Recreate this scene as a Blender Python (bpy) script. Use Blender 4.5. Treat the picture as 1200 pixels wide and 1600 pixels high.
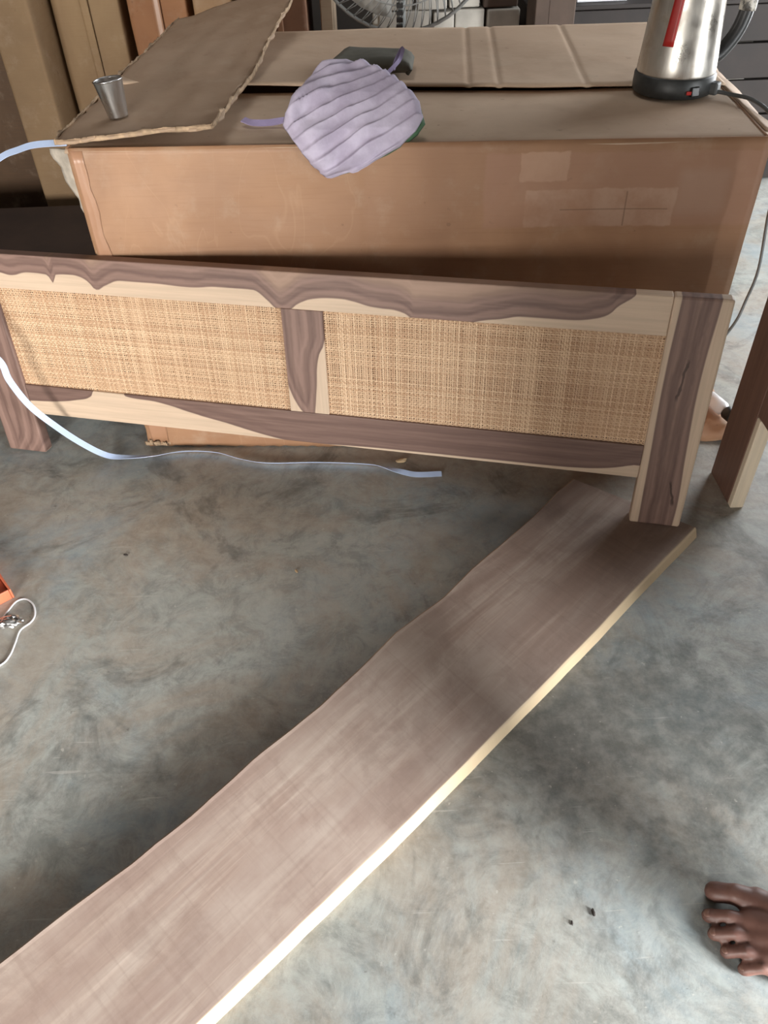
import bpy, bmesh, math, random
from mathutils import Vector, Matrix, noise as mnoise

random.seed(7)
for o in list(bpy.data.objects):
    bpy.data.objects.remove(o)
scene = bpy.context.scene
COL = scene.collection
R = math.radians

# ------------------------------------------------------------------ camera
PITCH, ROLL, CAM_H, F_PX = 42.433, -2.336, 1.05, 1237.1
cam_data = bpy.data.cameras.new('camera')
cam_data.sensor_fit = 'VERTICAL'
cam_data.sensor_height = 24.0
cam_data.lens = 24.0 * F_PX / 1600.0
cam_data.clip_start = 0.02
camera = bpy.data.objects.new('camera', cam_data)
COL.objects.link(camera)
_p, _r = R(PITCH), R(ROLL)
_f = Vector((0, math.cos(_p), -math.sin(_p)))
_up = Vector((0, math.sin(_p), math.cos(_p)))
_rt = Vector((1, 0, 0))
_X = _rt * math.cos(_r) + _up * math.sin(_r)
_Y = -_rt * math.sin(_r) + _up * math.cos(_r)
camera.matrix_world = Matrix((( _X.x, _Y.x, -_f.x, 0), (_X.y, _Y.y, -_f.y, 0), (_X.z, _Y.z, -_f.z, CAM_H), (0, 0, 0, 1)))
scene.camera = camera

# ------------------------------------------------------------------ world, lights, exposure
world = bpy.data.worlds.new('world')
scene.world = world
world.use_nodes = True
bg = world.node_tree.nodes['Background']
bg.inputs['Color'].default_value = (0.80, 0.90, 1.0, 1)
bg.inputs['Strength'].default_value = 0.3

def area_light(name, loc, target, sx, sy, power, color):
    d = bpy.data.lights.new(name, 'AREA')
    d.shape = 'RECTANGLE'; d.size = sx; d.size_y = sy; d.energy = power; d.color = color
    o = bpy.data.objects.new(name, d); COL.objects.link(o)
    o.location = loc
    o.rotation_euler = (Vector(target) - Vector(loc)).to_track_quat('-Z', 'Y').to_euler()
    return o
area_light('added_top_fill', (-0.3, 2.3, 3.02), (-0.3, 2.3, 0.0), 1.0, 0.9, 4.5, (1.0, 0.97, 0.93))  # overhead fill lamp, added to brighten the carton top
# daylight standing in the two doorways of the workshop
area_light('daylight_doorway', (2.66, -1.15, 0.84), (0.6, 0.2, 0.60), 1.1, 1.5, 260, (0.96, 0.99, 1.0))
area_light('daylight_back_doorway', (2.66, 3.0, 1.0), (0.5, 1.8, 0.4), 1.5, 1.9, 50, (0.95, 0.98, 1.0))
area_light('added_front_fill', (-1.25, -2.06, 0.70), (-0.6, 1.3, 0.3), 0.95, 0.75, 72, (1.0, 0.96, 0.90))  # unseen fill lamp, added to brighten the left side from the front

vs = scene.view_settings
vs.view_transform = 'Standard'
vs.look = 'None'
vs.gamma = 1.0
vs.use_curve_mapping = False
vs.exposure = 1.0

# ------------------------------------------------------------------ helpers
def lin(r, g, b, a=1.0):
    f = lambda c: (c / 255 / 12.92) if c / 255 <= 0.04045 else ((c / 255 + 0.055) / 1.055) ** 2.4
    return (f(r), f(g), f(b), a)

class NT:
    def __init__(self, name, rough=0.6):
        self.m = bpy.data.materials.new(name); self.m.use_nodes = True
        self.t = self.m.node_tree; self.bsdf = self.t.nodes['Principled BSDF']
        self.bsdf.inputs['Roughness'].default_value = rough
    def n(self, typ, **kw):
        nd = self.t.nodes.new(typ)
        for k, v in kw.items(): setattr(nd, k, v)
        return nd
    def set(self, sock, v):
        if isinstance(v, bpy.types.NodeSocket): self.t.links.new(v, sock)
        else: sock.default_value = v
    def coord(self, which='Object'):
        return self.n('ShaderNodeTexCoord').outputs[which]
    def sep(self, v):
        s = self.n('ShaderNodeSeparateXYZ'); self.set(s.inputs[0], v); return s.outputs
    def comb(self, x, y, z):
        c = self.n('ShaderNodeCombineXYZ')
        for i, q in enumerate((x, y, z)): self.set(c.inputs[i], q)
        return c.outputs[0]
    def mapping(self, v, scale=(1, 1, 1), loc=(0, 0, 0), rot=(0, 0, 0)):
        m = self.n('ShaderNodeMapping'); self.set(m.inputs['Vector'], v)
        m.inputs['Scale'].default_value = scale; m.inputs['Location'].default_value = loc
        m.inputs['Rotation'].default_value = rot
        return m.outputs[0]
    def noise(self, v, scale=5, detail=4, rough=0.55, dist=0.0, out='Fac'):
        x = self.n('ShaderNodeTexNoise'); self.set(x.inputs['Vector'], v)
        x.inputs['Scale'].default_value = scale; x.inputs['Detail'].default_value = detail
        x.inputs['Roughness'].default_value = rough; x.inputs['Distortion'].default_value = dist
        return x.outputs[out]
    def math(self, op, a, b=0.0, c=0.0, clamp=False):
        x = self.n('ShaderNodeMath', operation=op, use_clamp=clamp)
        for i, q in enumerate((a, b, c)): self.set(x.inputs[i], q)
        return x.outputs[0]
    def smooth(self, v, a, b, lo=0.0, hi=1.0):
        x = self.n('ShaderNodeMapRange', interpolation_type='SMOOTHSTEP')
        self.set(x.inputs['Value'], v)
        x.inputs['From Min'].default_value = a; x.inputs['From Max'].default_value = b
        x.inputs['To Min'].default_value = lo; x.inputs['To Max'].default_value = hi
        return x.outputs[0]
    def maprange(self, v, a, b, c, d):
        x = self.n('ShaderNodeMapRange'); self.set(x.inputs['Value'], v)
        for k, q in zip(('From Min', 'From Max', 'To Min', 'To Max'), (a, b, c, d)): x.inputs[k].default_value = q
        return x.outputs[0]
    def mix(self, fac, a, b, blend='MIX'):
        x = self.n('ShaderNodeMix', data_type='RGBA', blend_type=blend)
        self.set(x.inputs[0], fac); self.set(x.inputs[6], a); self.set(x.inputs[7], b)
        return x.outputs[2]
    def curve(self, v, pts, x0, x1, y0, y1):
        """world-size function y(x) through pts"""
        t = self.maprange(v, x0, x1, 0, 1)
        c = self.n('ShaderNodeFloatCurve'); self.set(c.inputs['Value'], t)
        cv = c.mapping.curves[0]
        P = [((x - x0) / (x1 - x0), (y - y0) / (y1 - y0)) for x, y in pts]
        cv.points[0].location = P[0]; cv.points[1].location = P[-1]
        for q in P[1:-1]: cv.points.new(*q)
        for q in cv.points: q.handle_type = 'AUTO_CLAMPED'
        c.mapping.use_clip = False
        c.mapping.update()
        return self.maprange(c.outputs[0], 0, 1, y0, y1)
    def color(self, c): self.set(self.bsdf.inputs['Base Color'], c)
    def bump(self, h, strength=0.3, dist=0.002):
        b = self.n('ShaderNodeBump'); b.inputs['Strength'].default_value = strength
        b.inputs['Distance'].default_value = dist; self.set(b.inputs['Height'], h)
        self.t.links.new(b.outputs[0], self.bsdf.inputs['Normal'])

def link(name, me, mat=None, parent=None, smooth=False):
    o = bpy.data.objects.new(name, me); COL.objects.link(o)
    if mat: me.materials.append(mat)
    if parent: o.parent = parent
    if smooth:
        for p in me.polygons: p.use_smooth = True
    return o
def from_bm(name, bm, mat=None, parent=None, smooth=False):
    me = bpy.data.meshes.new(name); bmesh.ops.recalc_face_normals(bm, faces=bm.faces)
    bm.to_mesh(me); bm.free(); return link(name, me, mat, parent, smooth)
def from_data(name, V, F, mat=None, parent=None, smooth=False):
    me = bpy.data.meshes.new(name); me.from_pydata([tuple(v) for v in V], [], F); me.update()
    return link(name, me, mat, parent, smooth)
def tag(o, label, cat, group=None, kind=None):
    o['label'] = label; o['category'] = cat
    if group: o['group'] = group
    if kind: o['kind'] = kind
    return o
def empty(name, loc=(0, 0, 0)):
    o = bpy.data.objects.new(name, None); COL.objects.link(o); o.location = loc
    o.empty_display_size = 0.05; return o
def box_bm(x0, x1, y0, y1, z0, z1, bev=0.0, seg=2):
    bm = bmesh.new()
    bmesh.ops.create_cube(bm, size=1)
    for v in bm.verts:
        v.co = Vector((x0 + (v.co.x + .5) * (x1 - x0), y0 + (v.co.y + .5) * (y1 - y0), z0 + (v.co.z + .5) * (z1 - z0)))
    if bev: bmesh.ops.bevel(bm, geom=list(bm.edges), offset=bev, segments=seg, profile=.5, affect='EDGES')
    return bm
def box(name, b, mat, parent=None, bev=0.0, smooth=False):
    return from_bm(name, box_bm(*b, bev=bev), mat, parent, smooth)
def tube_data(path, r, sides=8, closed=False):
    """returns verts, faces of a swept round tube; r number or list"""
    P = [Vector(p) for p in path]; n = len(P); V, F = [], []
    up = Vector((0, 0, 1)); prev = None
    for i, p in enumerate(P):
        a = P[(i - 1) % n] if (closed or i > 0) else P[i]
        b = P[(i + 1) % n] if (closed or i < n - 1) else P[i]
        t = (b - a).normalized()
        if prev is None:
            s = t.cross(up)
            if s.length < 1e-3: s = t.cross(Vector((1, 0, 0)))
        else:
            s = prev - t * prev.dot(t)
        s.normalize(); prev = s; w = t.cross(s)
        rr = r[i] if isinstance(r, (list, tuple)) else r
        for k in range(sides):
            a_ = 2 * math.pi * k / sides
            V.append(p + (s * math.cos(a_) + w * math.sin(a_)) * rr)
    m = n if closed else n - 1
    for i in range(m):
        for k in range(sides):
            j = (i + 1) % n
            F.append((i * sides + k, i * sides + (k + 1) % sides, j * sides + (k + 1) % sides, j * sides + k))
    if not closed:
        F.append(tuple(range(sides - 1, -1, -1))); F.append(tuple((n - 1) * sides + k for k in range(sides)))
    return V, F
def spline(pts, per=8):
    """Catmull-Rom through pts"""
    P = [Vector(p) for p in pts]; P = [P[0] * 2 - P[1]] + P + [P[-1] * 2 - P[-2]]; out = []
    for i in range(1, len(P) - 2):
        a, b, c, d = P[i - 1:i + 3]
        for k in range(per):
            t = k / per
            out.append(0.5 * ((2 * b) + (c - a) * t + (2 * a - 5 * b + 4 * c - d) * t * t + (3 * b - a - 3 * c + d) * t ** 3))
    out.append(P[-2]); return out
def lathe_data(prof, seg=48, cap0=True, cap1=True):
    V, F = [], []
    for r, z in prof:
        for k in range(seg):
            a = 2 * math.pi * k / seg; V.append((r * math.cos(a), r * math.sin(a), z))
    for i in range(len(prof) - 1):
        for k in range(seg):
            F.append((i * seg + k, i * seg + (k + 1) % seg, (i + 1) * seg + (k + 1) % seg, (i + 1) * seg + k))
    if cap0: F.append(tuple(range(seg - 1, -1, -1)))
    if cap1: F.append(tuple((len(prof) - 1) * seg + k for k in range(seg)))
    return V, F
def sheet(name, nx, ny, f, thick, mat, parent=None, smooth=True, offset=-1):
    V = [f(i / nx, j / ny) for j in range(ny + 1) for i in range(nx + 1)]
    F = [(j * (nx + 1) + i, j * (nx + 1) + i + 1, (j + 1) * (nx + 1) + i + 1, (j + 1) * (nx + 1) + i) for j in range(ny) for i in range(nx)]
    o = from_data(name, V, F, mat, parent, smooth)
    s = o.modifiers.new('thickness', 'SOLIDIFY'); s.thickness = thick; s.offset = offset
    return o
def nz(x, y, z=0.0, sc=1.0): return mnoise.noise(Vector((x * sc, y * sc, z * sc + 3.7)))

# ------------------------------------------------------------------ materials
def mat_plain(name, rgb, rough=0.6, metal=0.0, var=0.12, scale=30, bump=0.0):
    t = NT(name, rough); P = t.coord()
    nn = t.noise(P, scale, 4)
    c = lin(*rgb)
    d = tuple(x * (1 - var * 2.2) for x in c[:3]) + (1,)
    t.color(t.mix(t.smooth(nn, .3, .7), d, c))
    t.bsdf.inputs['Metallic'].default_value = metal
    if bump: t.bump(nn, bump, .003)
    return t.m

def mat_floor():
    t = NT('concrete_floor', .5); P = t.coord()
    big = t.noise(P, 1.4, 5, .6, .6)
    mid = t.noise(t.mapping(P, loc=(3.1, 1.7, 0)), 5.5, 8, .68, 1.0)
    fine = t.noise(P, 38, 6, .7)
    mot = t.noise(t.mapping(P, loc=(7, 3, 1)), 17, 10, .80, .6)
    c = t.mix(t.smooth(big, .33, .66), lin(134, 133, 127), lin(152, 158, 154))
    c = t.mix(t.math('MULTIPLY', t.smooth(mot, .44, .64), .6), c, lin(172, 176, 170))
    c = t.mix(t.math('MULTIPLY', t.smooth(mot, .40, .50, 1, 0), .5), c, lin(108, 112, 108))
    dusty = t.smooth(t.noise(t.mapping(P, loc=(9, 2, 0)), 2.6, 8, .72, .8), .42, .60)
    c = t.mix(t.math('MULTIPLY', dusty, .55), c, lin(154, 136, 118))
    blue = t.smooth(t.noise(t.mapping(P, loc=(1.55, 4.2, 0)), 2.1, 7, .68, .7), .46, .64)
    c = t.mix(t.math('MULTIPLY', blue, .55), c, lin(140, 160, 170))
    # trowelled dark stains
    st = t.smooth(mid, .53, .66)
    c = t.mix(t.math('MULTIPLY', st, .6), c, lin(84, 84, 80))
    s = t.sep(P)
    # one large dark patch on the concrete (ragged outline)
    dx = t.math('MULTIPLY', t.math('SUBTRACT', s[0], 0.30), 2.6); dy = t.math('MULTIPLY', t.math('SUBTRACT', s[1], 0.66), 3.6)
    d = t.math('SQRT', t.math('ADD', t.math('MULTIPLY', dx, dx), t.math('MULTIPLY', dy, dy)))
    d = t.math('ADD', d, t.math('MULTIPLY', t.math('SUBTRACT', mid, .5), 3.0))
    patch = t.smooth(d, .25, .95, 1, 0)
    c = t.mix(t.math('MULTIPLY', patch, .75), c, lin(74, 78, 76))
    spk = t.smooth(t.noise(P, 90, 3, .6), .66, .74)
    c = t.mix(t.math('MULTIPLY', spk, .35), c, lin(205, 200, 190))
    dk = t.smooth(t.noise(t.mapping(P, loc=(5, 5, 5)), 55, 3, .6), .70, .76)
    c = t.mix(t.math('MULTIPLY', dk, .5), c, lin(70, 62, 55))
    c = t.mix(t.math('MULTIPLY', t.smooth(fine, .3, .75), .28), c, lin(196, 192, 184))
    # hairline scratches
    sc = t.noise(t.mapping(P, scale=(2, 30, 1), rot=(0, 0, .6)), 4, 3, .6)
    c = t.mix(t.math('MULTIPLY', t.smooth(sc, .66, .72), .3), c, lin(200, 195, 188))
    t.color(c)
    t.set(t.bsdf.inputs['Roughness'], t.smooth(mid, .3, .7, .38, .58))
    t.bump(t.math('ADD', fine, t.math('MULTIPLY', mid, 1.5)), .18, .003)
    return t.m

DARK, MID, SAP = (100, 76, 68), (142, 114, 103), (206, 182, 158)
def mat_wood(name, along, lo=None, hi=None, seed=0.0, dark=DARK, mid=MID, sap=SAP, band=0.010, bands=True, cracks=None, upper=None):
    """heartwood / sapwood board. along: 0 (x) or 2 (z). lo: curve - heart lies above it, hi: heart lies below it"""
    t = NT(name, .55); P = t.coord(); s = t.sep(P)
    a, c = (s[0], s[2]) if along == 0 else (s[2], s[0])
    wob = t.noise(t.mapping(P, loc=(seed, seed * 2, 0)), 9, 4, .6)
    wob2 = t.math('MULTIPLY', t.math('SUBTRACT', wob, .5), .022)
    heart = None
    def rng(pts):
        xs = [p[0] for p in pts]; return min(xs), max(xs)
    if lo:
        x0, x1 = rng(lo); heart = t.math('SUBTRACT', c, t.curve(a, lo, x0, x1, -0.1, 1.5))
    if hi:
        x0, x1 = rng(hi); h2 = t.math('SUBTRACT', t.curve(a, hi, x0, x1, -0.1, 1.5), c)
        heart = h2 if heart is None else t.math('MINIMUM', heart, h2)
    if heart is None: heart = t.math('ADD', c, 1.0)
    fs = (5, 160, 160) if along == 0 else (160, 160, 5)
    streak = t.noise(t.mapping(P, scale=fs, loc=(seed, 0, seed)), 1.0, 5, .6, .15)
    ln = t.math('ADD', heart, wob2)
    w = t.math('MULTIPLY_ADD', t.math('SINE', t.math('MULTIPLY', ln, 6.283 / band)), .5, .5)
    w2 = t.math('MULTIPLY_ADD', t.math('SINE', t.math('MULTIPLY', ln, 6.283 / (band * 2.7))), .5, .5)
    g = t.math('ADD', t.math('MULTIPLY', streak, .75), t.math('ADD', t.math('MULTIPLY', w, .12 if bands else .04), t.math('MULTIPLY', w2, .34 if bands else .12)))
    hc = t.mix(t.smooth(g, .2, 1.0), lin(*dark), lin(*mid))
    if upper is not None:   # paler heart far above the boundary
        hc = t.mix(t.smooth(t.math('ADD', heart, wob2), upper, upper + .02, 0, .55), hc, lin(176, 146, 124))
    sc = t.mix(t.smooth(streak, .3, .7), tuple(q * .86 for q in lin(*sap)[:3]) + (1,), lin(*sap))
    edge = t.math('ADD', heart, t.math('MULTIPLY', t.math('SUBTRACT', streak, .5), .003))
    m = t.smooth(edge, -.0012, .0012)
    col = t.mix(m, sc, hc)
    # darker rim of the heartwood against the sapwood
    rim = t.math('MULTIPLY', t.smooth(edge, 0, .002), t.smooth(edge, .002, .008, 1, 0))
    col = t.mix(t.math('MULTIPLY', rim, .5), col, tuple(q * .8 for q in lin(*dark)[:3]) + (1,))
    if cracks:
        for (cx0, cz0, cx1, cz1, wd) in cracks:
            f = t.maprange(s[2], cz0, cz1, 0, 1)
            cx = t.math('ADD', t.math('MULTIPLY_ADD', f, cx1 - cx0, cx0), t.math('MULTIPLY', t.math('SUBTRACT', t.noise(P, 40, 2), .5), .012))
            dd = t.math('ABSOLUTE', t.math('SUBTRACT', s[0], cx))
            on = t.math('MULTIPLY', t.smooth(dd, wd * .4, wd, 1, 0), t.math('MULTIPLY', t.smooth(f, -.05, .15), t.smooth(f, .85, 1.05, 1, 0)))
            col = t.mix(t.math('MULTIPLY', on, .8), col, lin(52, 34, 28))
    t.color(col)
    t.bump(streak, .12, .001)
    return t.m

def mat_plank():
    t = NT('weathered_rosewood', .62); P = t.coord(); s = t.sep(P)
    w1 = t.noise(P, 3.2, 4, .6, .5)
    st = t.noise(t.mapping(P, scale=(3.0, 55, 8)), 1.0, 6, .62, .35)
    st2 = t.noise(t.mapping(P, scale=(1.3, 16, 8), loc=(4, 0, 0)), 1.0, 5, .6, 1.2)
    c = t.mix(t.smooth(st2, .36, .66), lin(134, 114, 102), lin(155, 140, 128))
    c = t.mix(t.math('MULTIPLY', t.smooth(st, .40, .66, 1, 0), .35), c, lin(120, 100, 92))
    c = t.mix(t.math('MULTIPLY', t.smooth(st, .55, .75), .25), c, lin(192, 176, 163))
    # cathedral figure near the far end
    ex = t.math('MULTIPLY', t.math('SUBTRACT', s[0], -.30), 1.0); ey = t.math('MULTIPLY', t.math('ADD', s[1], -.012), 3.4)
    rr = t.math('ADD', t.math('SQRT', t.math('ADD', t.math('MULTIPLY', ex, ex), t.math('MULTIPLY', ey, ey))), t.math('MULTIPLY', t.math('SUBTRACT', w1, .5), .22))
    ring = t.math('MULTIPLY_ADD', t.math('SINE', t.math('MULTIPLY', rr, 105.0)), .5, .5)
    on = t.math('MULTIPLY', t.smooth(rr, .16, .42, 1, 0), t.smooth(ring, .3, .9))
    c = t.mix(t.math('MULTIPLY', on, .38), c, lin(104, 78, 66))
    # sandy dust in patches, saw marks across
    du = t.smooth(t.noise(t.mapping(P, loc=(2, 7, 1)), 4.5, 6, .65), .45, .72)
    c = t.mix(t.math('MULTIPLY', du, .5), c, lin(164, 150, 138))
    bl = t.noise(t.mapping(P, loc=(5, 1, 0)), 11, 8, .7, .5)
    c = t.mix(t.math('MULTIPLY', t.smooth(bl, .35, .52, 1, 0), .35), c, lin(110, 90, 80))
    saw = t.noise(t.mapping(P, scale=(170, 6, 6)), 1.0, 3, .5)
    c = t.mix(t.math('MULTIPLY', t.smooth(saw, .5, .75), .2), c, lin(112, 92, 82))
    # thin sapwood rim along both long edges: vertex attribute 0..1
    at = t.n('ShaderNodeAttribute', attribute_name='rim').outputs['Fac']
    rim = t.math('ADD', at, t.math('MULTIPLY', t.math('SUBTRACT', st, .5), .25))
    c = t.mix(t.smooth(rim, .55, .95), c, lin(196, 174, 142))
    t.color(c); t.bump(t.math('ADD', st, t.math('MULTIPLY', saw, .5)), .3, .0015)
    return t.m

def mat_card(name, a=(196, 146, 100), b=(172, 124, 84), rough=.75, dust=.35, seed=0.0, flute=True):
    t = NT(name, rough); P = t.mapping(t.coord(), loc=(seed, seed * .7, seed * .3))
    n1 = t.noise(P, 2.2, 5, .6, .4); n2 = t.noise(P, 14, 5, .65)
    c = t.mix(t.smooth(n1, .35, .65), lin(*b), lin(*a))
    c = t.mix(t.math('MULTIPLY', t.smooth(n2, .5, .8), dust), c, lin(190, 170, 148))
    fib = t.noise(t.mapping(P, scale=(3, 3, 60)), 4, 3, .6)
    c = t.mix(t.math('MULTIPLY', t.smooth(fib, .45, .8), .18), c, lin(130, 88, 58))
    sp = t.smooth(t.noise(P, 60, 2, .5), .70, .78)
    c = t.mix(t.math('MULTIPLY', sp, .3), c, lin(90, 62, 44))
    t.color(c)
    t.bump(t.math('ADD', n1, t.math('MULTIPLY', n2, .25)), .35, .01)
    return t.m

M = {}
M['floor'] = mat_floor()
M['plaster'] = mat_plain('dark_plaster', (66, 58, 52), .9, var=.12, scale=2.5, bump=.2)  # kept dark so the walls bounce little light
M['ceil'] = mat_plain('dark_ceiling', (70, 60, 52), .9, scale=2)  # dark tone set to hold down bounce from above
M['card'] = mat_card('brown_cardboard', (174, 134, 102), (152, 114, 86))
M['card_in'] = mat_card('dull_cardboard_inside', (186, 160, 136), (170, 144, 120), dust=.5, seed=3)
M['card_dust'] = mat_card('dusty_cardboard_top', (206, 182, 158), (188, 162, 138), dust=.6, seed=5)
M['paper'] = mat_plain('torn_paper_fibre', (196, 168, 138), .9, var=.2, scale=60)
t_ = NT('packing_tape', .28); t_.color(t_.mix(t_.smooth(t_.noise(t_.coord(), 8, 4), .35, .7), lin(164, 124, 96), lin(178, 138, 112))); M['tape'] = t_.m
M['greypaper'] = mat_plain('weathered_paper', (196, 186, 172), .9, var=.15, scale=40)
M['label'] = mat_plain('pale_label_residue', (172, 138, 112), .7, var=.18, scale=18)
M['ink'] = mat_plain('pencil_line', (110, 84, 66), .8)
def mat_front():
    """carton front: printed-on marks (tape band, label residue, pencil cross) as flat masks in the panel's own metres"""
    m = mat_card('brown_cardboard_front', (174, 134, 102), (152, 114, 86)); t = NT.__new__(NT); t.m = m; t.t = m.node_tree; t.bsdf = t.t.nodes['Principled BSDF']
    base = t.bsdf.inputs['Base Color'].links[0].from_socket
    P = t.coord(); w = t.noise(P, 35, 3, .6); s = t.sep(P)
    jx = t.math('MULTIPLY_ADD', t.math('SUBTRACT', w, .5), .012, s[0]); jz = t.math('MULTIPLY_ADD', t.math('SUBTRACT', w, .5), .010, s[2])
    def rect(x0, x1, z0, z1, e=.0015, a=None, b=None):
        a = a or jx; b = b or jz
        f = t.math('MULTIPLY', t.smooth(a, x0 - e, x0 + e), t.smooth(a, x1 - e, x1 + e, 1, 0))
        return t.math('MULTIPLY', f, t.math('MULTIPLY', t.smooth(b, z0 - e, z0 + e), t.smooth(b, z1 - e, z1 + e, 1, 0)))
    c = base; fade = t.smooth(t.noise(P, 9, 5, .7), .3, .62)
    c = t.mix(t.math('MULTIPLY', rect(.70, BL + .1, .482, .604, .004), .45), c, lin(172, 132, 112))
    c = t.mix(t.math('MULTIPLY', rect(.758, .836, .560, .606), t.math('MULTIPLY_ADD', fade, .3, .35)), c, lin(190, 156, 132))
    c = t.mix(t.math('MULTIPLY', rect(.770, 1.02, .482, .545), t.math('MULTIPLY', fade, .7)), c, lin(188, 156, 134))
    c = t.mix(t.math('MULTIPLY', rect(1.02, 1.10, .50, .575, .012), .4), c, lin(176, 146, 128))
    for r in ((.83, 1.01, .5095, .5115), (.938, .9405, .482, .540)):
        c = t.mix(t.math('MULTIPLY', rect(*r, .0006, s[0], s[2]), .55), c, lin(112, 84, 66))
    # long faint wrinkles of a taped-over sheet on the left
    wr = t.noise(t.mapping(P, scale=(9, 9, 3), rot=(0, .5, 0)), 1.0, 2, .5, 1.5)
    line = t.math('MULTIPLY', t.smooth(t.math('ABSOLUTE', t.math('SUBTRACT', wr, .5)), 0, .012, 1, 0), t.smooth(s[0], .45, .55, 1, 0))
    c = t.mix(t.math('MULTIPLY', line, .10), c, lin(206, 172, 138))
    t.color(c); t.bsdf.inputs['Roughness'].default_value = .55
    return m
BL, BD, BH = 1.152, 0.80, 0.6236
M['card_front'] = mat_front()
M['plank'] = mat_plank()
M['strap'] = mat_plain('pale_blue_plastic', (190, 208, 240), .35, var=.04)
M['black'] = mat_plain('black_plastic', (34, 34, 35), .4, var=.15)
M['darkgrey'] = mat_plain('grey_rubber_cord', (88, 90, 90), .5)
M['red'] = mat_plain('red_plastic', (176, 42, 38), .35, var=.08)
M['orange'] = mat_plain('orange_plastic', (206, 112, 80), .45, var=.08)
M['white'] = mat_plain('white_plastic', (225, 225, 228), .4, var=.05)

# ================================================================== the setting
def struct(name, bm, mat, smooth=False):
    o = from_bm(name, bm, mat); o['kind'] = 'structure'; return o
def multi(boxes):
    bm = bmesh.new()
    for b in boxes:
        t = box_bm(*b); me = bpy.data.meshes.new('tmp'); t.to_mesh(me); t.free(); bm.from_mesh(me); bpy.data.meshes.remove(me)
    return bm
XL, XR, YF, YB, ZC = -2.2, 2.6, -2.0, 5.2, 3.0
bm = bmesh.new(); bmesh.ops.create_grid(bm, x_segments=2, y_segments=2, size=1)
for v in bm.verts: v.co = Vector((XL - .2 + (v.co.x + 1) / 2 * (XR - XL + .4), YF - .2 + (v.co.y + 1) / 2 * (YB - YF + .4), 0))
bmesh.ops.solidify(bm, geom=bm.faces[:], thickness=.1)
zmax = max(v.co.z for v in bm.verts)
for v in bm.verts: v.co.z -= zmax
struct('floor', bm, M['floor'])
struct('ceiling', multi([(XL - .2, -.85, YF - .2, YB + .2, ZC, ZC + .15), (.25, XR + .2, YF - .2, YB + .2, ZC, ZC + .15), (-.85, .25, YF - .2, 1.8, ZC, ZC + .15), (-.85, .25, 2.8, YB + .2, ZC, ZC + .15)]), M['ceil'])
struct('wall_left', box_bm(XL - .15, XL, YF, YB, 0, ZC), M['plaster'])
struct('wall_back', box_bm(XL - .15, XR + .15, YB, YB + .15, 0, ZC), M['plaster'])
# right wall with the wide doorway
struct('wall_right', multi([(XR, XR + .15, YF, -1.98, 0, ZC), (XR, XR + .15, -.3, 2.1, 0, ZC), (XR, XR + .15, 3.9, YB, 0, ZC), (XR, XR + .15, -1.98, -.3, 1.7, ZC), (XR, XR + .15, 2.1, 3.9, 2.05, ZC)]), M['plaster'])
struct('light_blocker', box_bm(-.60, -.26, -.60, -.45, 0, ZC), M['plaster'])  # unseen blocker, added to dim the front fill towards the right
struct('light_blocker', box_bm(1.08, 1.86, .08, .22, 0, ZC), M['plaster'])  # unseen blocker, added to keep doorway light off the carton's right half
struct('wall_front', multi([(XL, -1.8, YF - .15, YF, 0, ZC), (-.7, XR, YF - .15, YF, 0, ZC), (-1.8, -.7, YF - .15, YF, 0, .25), (-1.8, -.7, YF - .15, YF, 1.15, ZC)]), M['plaster'])

# ================================================================== headboard
W, HH, PW, TH = 1.404, 0.4356, 0.0895, 0.027
RT, RB1, RB0, SX0, SX1 = 0.3689, 0.1646, 0.0977, 0.664, 0.741
hb = empty('headboard')
hu, hv, hn = Vector((0.96751287, -0.2523789, 0.01495762)), Vector((0.01263186, 0.10734446, 0.99414164)), Vector((0.25250599, 0.96165589, -0.10704516))
ho = Vector((-0.81503, 1.39988, 0.0040))
hb.matrix_world = Matrix(((hu.x, hn.x, hv.x, ho.x), (hu.y, hn.y, hv.y, ho.y), (hu.z, hn.z, hv.z, ho.z), (0, 0, 0, 1)))
tag(hb, 'two-tone wooden headboard with two woven cane panels leaning against the big carton', 'headboard')

top_lo = [(0.0, .40), (.06, .404), (.113, .40), (.135, .396), (.174, .403), (.214, .401), (.222, .386), (.230, .402), (.263, .404), (.292, .396), (.31, .379), (.325, .386), (.362, .399), (.422, .399),
          (.497, .396), (.548, .40), (.589, .40), (.619, .399), (.641, .383), (.655, .369), (.666, .360), (.678, .365), (.70, .381), (.727, .391), (.773, .394), (.799, .391), (.826, .384), (.844, .382),
          (.874, .38), (.893, .373), (.905, .362), (.992, .364), (1.013, .372), (1.048, .378), (1.084, .385), (1.149, .385), (1.198, .39), (1.221, .399), (1.233, .413), (1.243, .421), (1.255, .43), (1.262, .444), (1.318, .453)]
bot_lo = [(0.0, .125), (.079, .127), (.201, .14), (.238, .153), (.252, .172), (.306, .172), (.315, .161), (.389, .154), (.455, .138), (.521, .124), (.587, .109), (.626, .101), (.678, .096), (.778, .101), (.905, .103), (1.066, .104), (1.19, .105), (1.26, .112), (1.304, .124)]
M['top_rail'] = mat_wood('rosewood_top_rail', 0, lo=top_lo, seed=.4, upper=.033)
M['bottom_rail'] = mat_wood('rosewood_bottom_rail', 0, lo=bot_lo, seed=1.3, bands=False)
M['post_r'] = mat_wood('rosewood_post_with_sapwood_edges', 2, lo=[(-.01, 1.330), (.113, 1.328), (.296, 1.324), (.44, 1.326)], hi=[(-.01, 1.391), (.041, 1.392), (.152, 1.386), (.302, 1.381), (.44, 1.386)], seed=2.1, cracks=[(1.357, .335, 1.350, .255, .003), (1.383, .045, 1.371, .10, .003)])
M['post_l'] = mat_wood('rosewood_post_plain', 2, lo=[(-.01, -.05), (.5, -.05)], hi=[(-.01, .080), (.05, .12), (.5, .14)], seed=3.3, bands=True)
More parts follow.
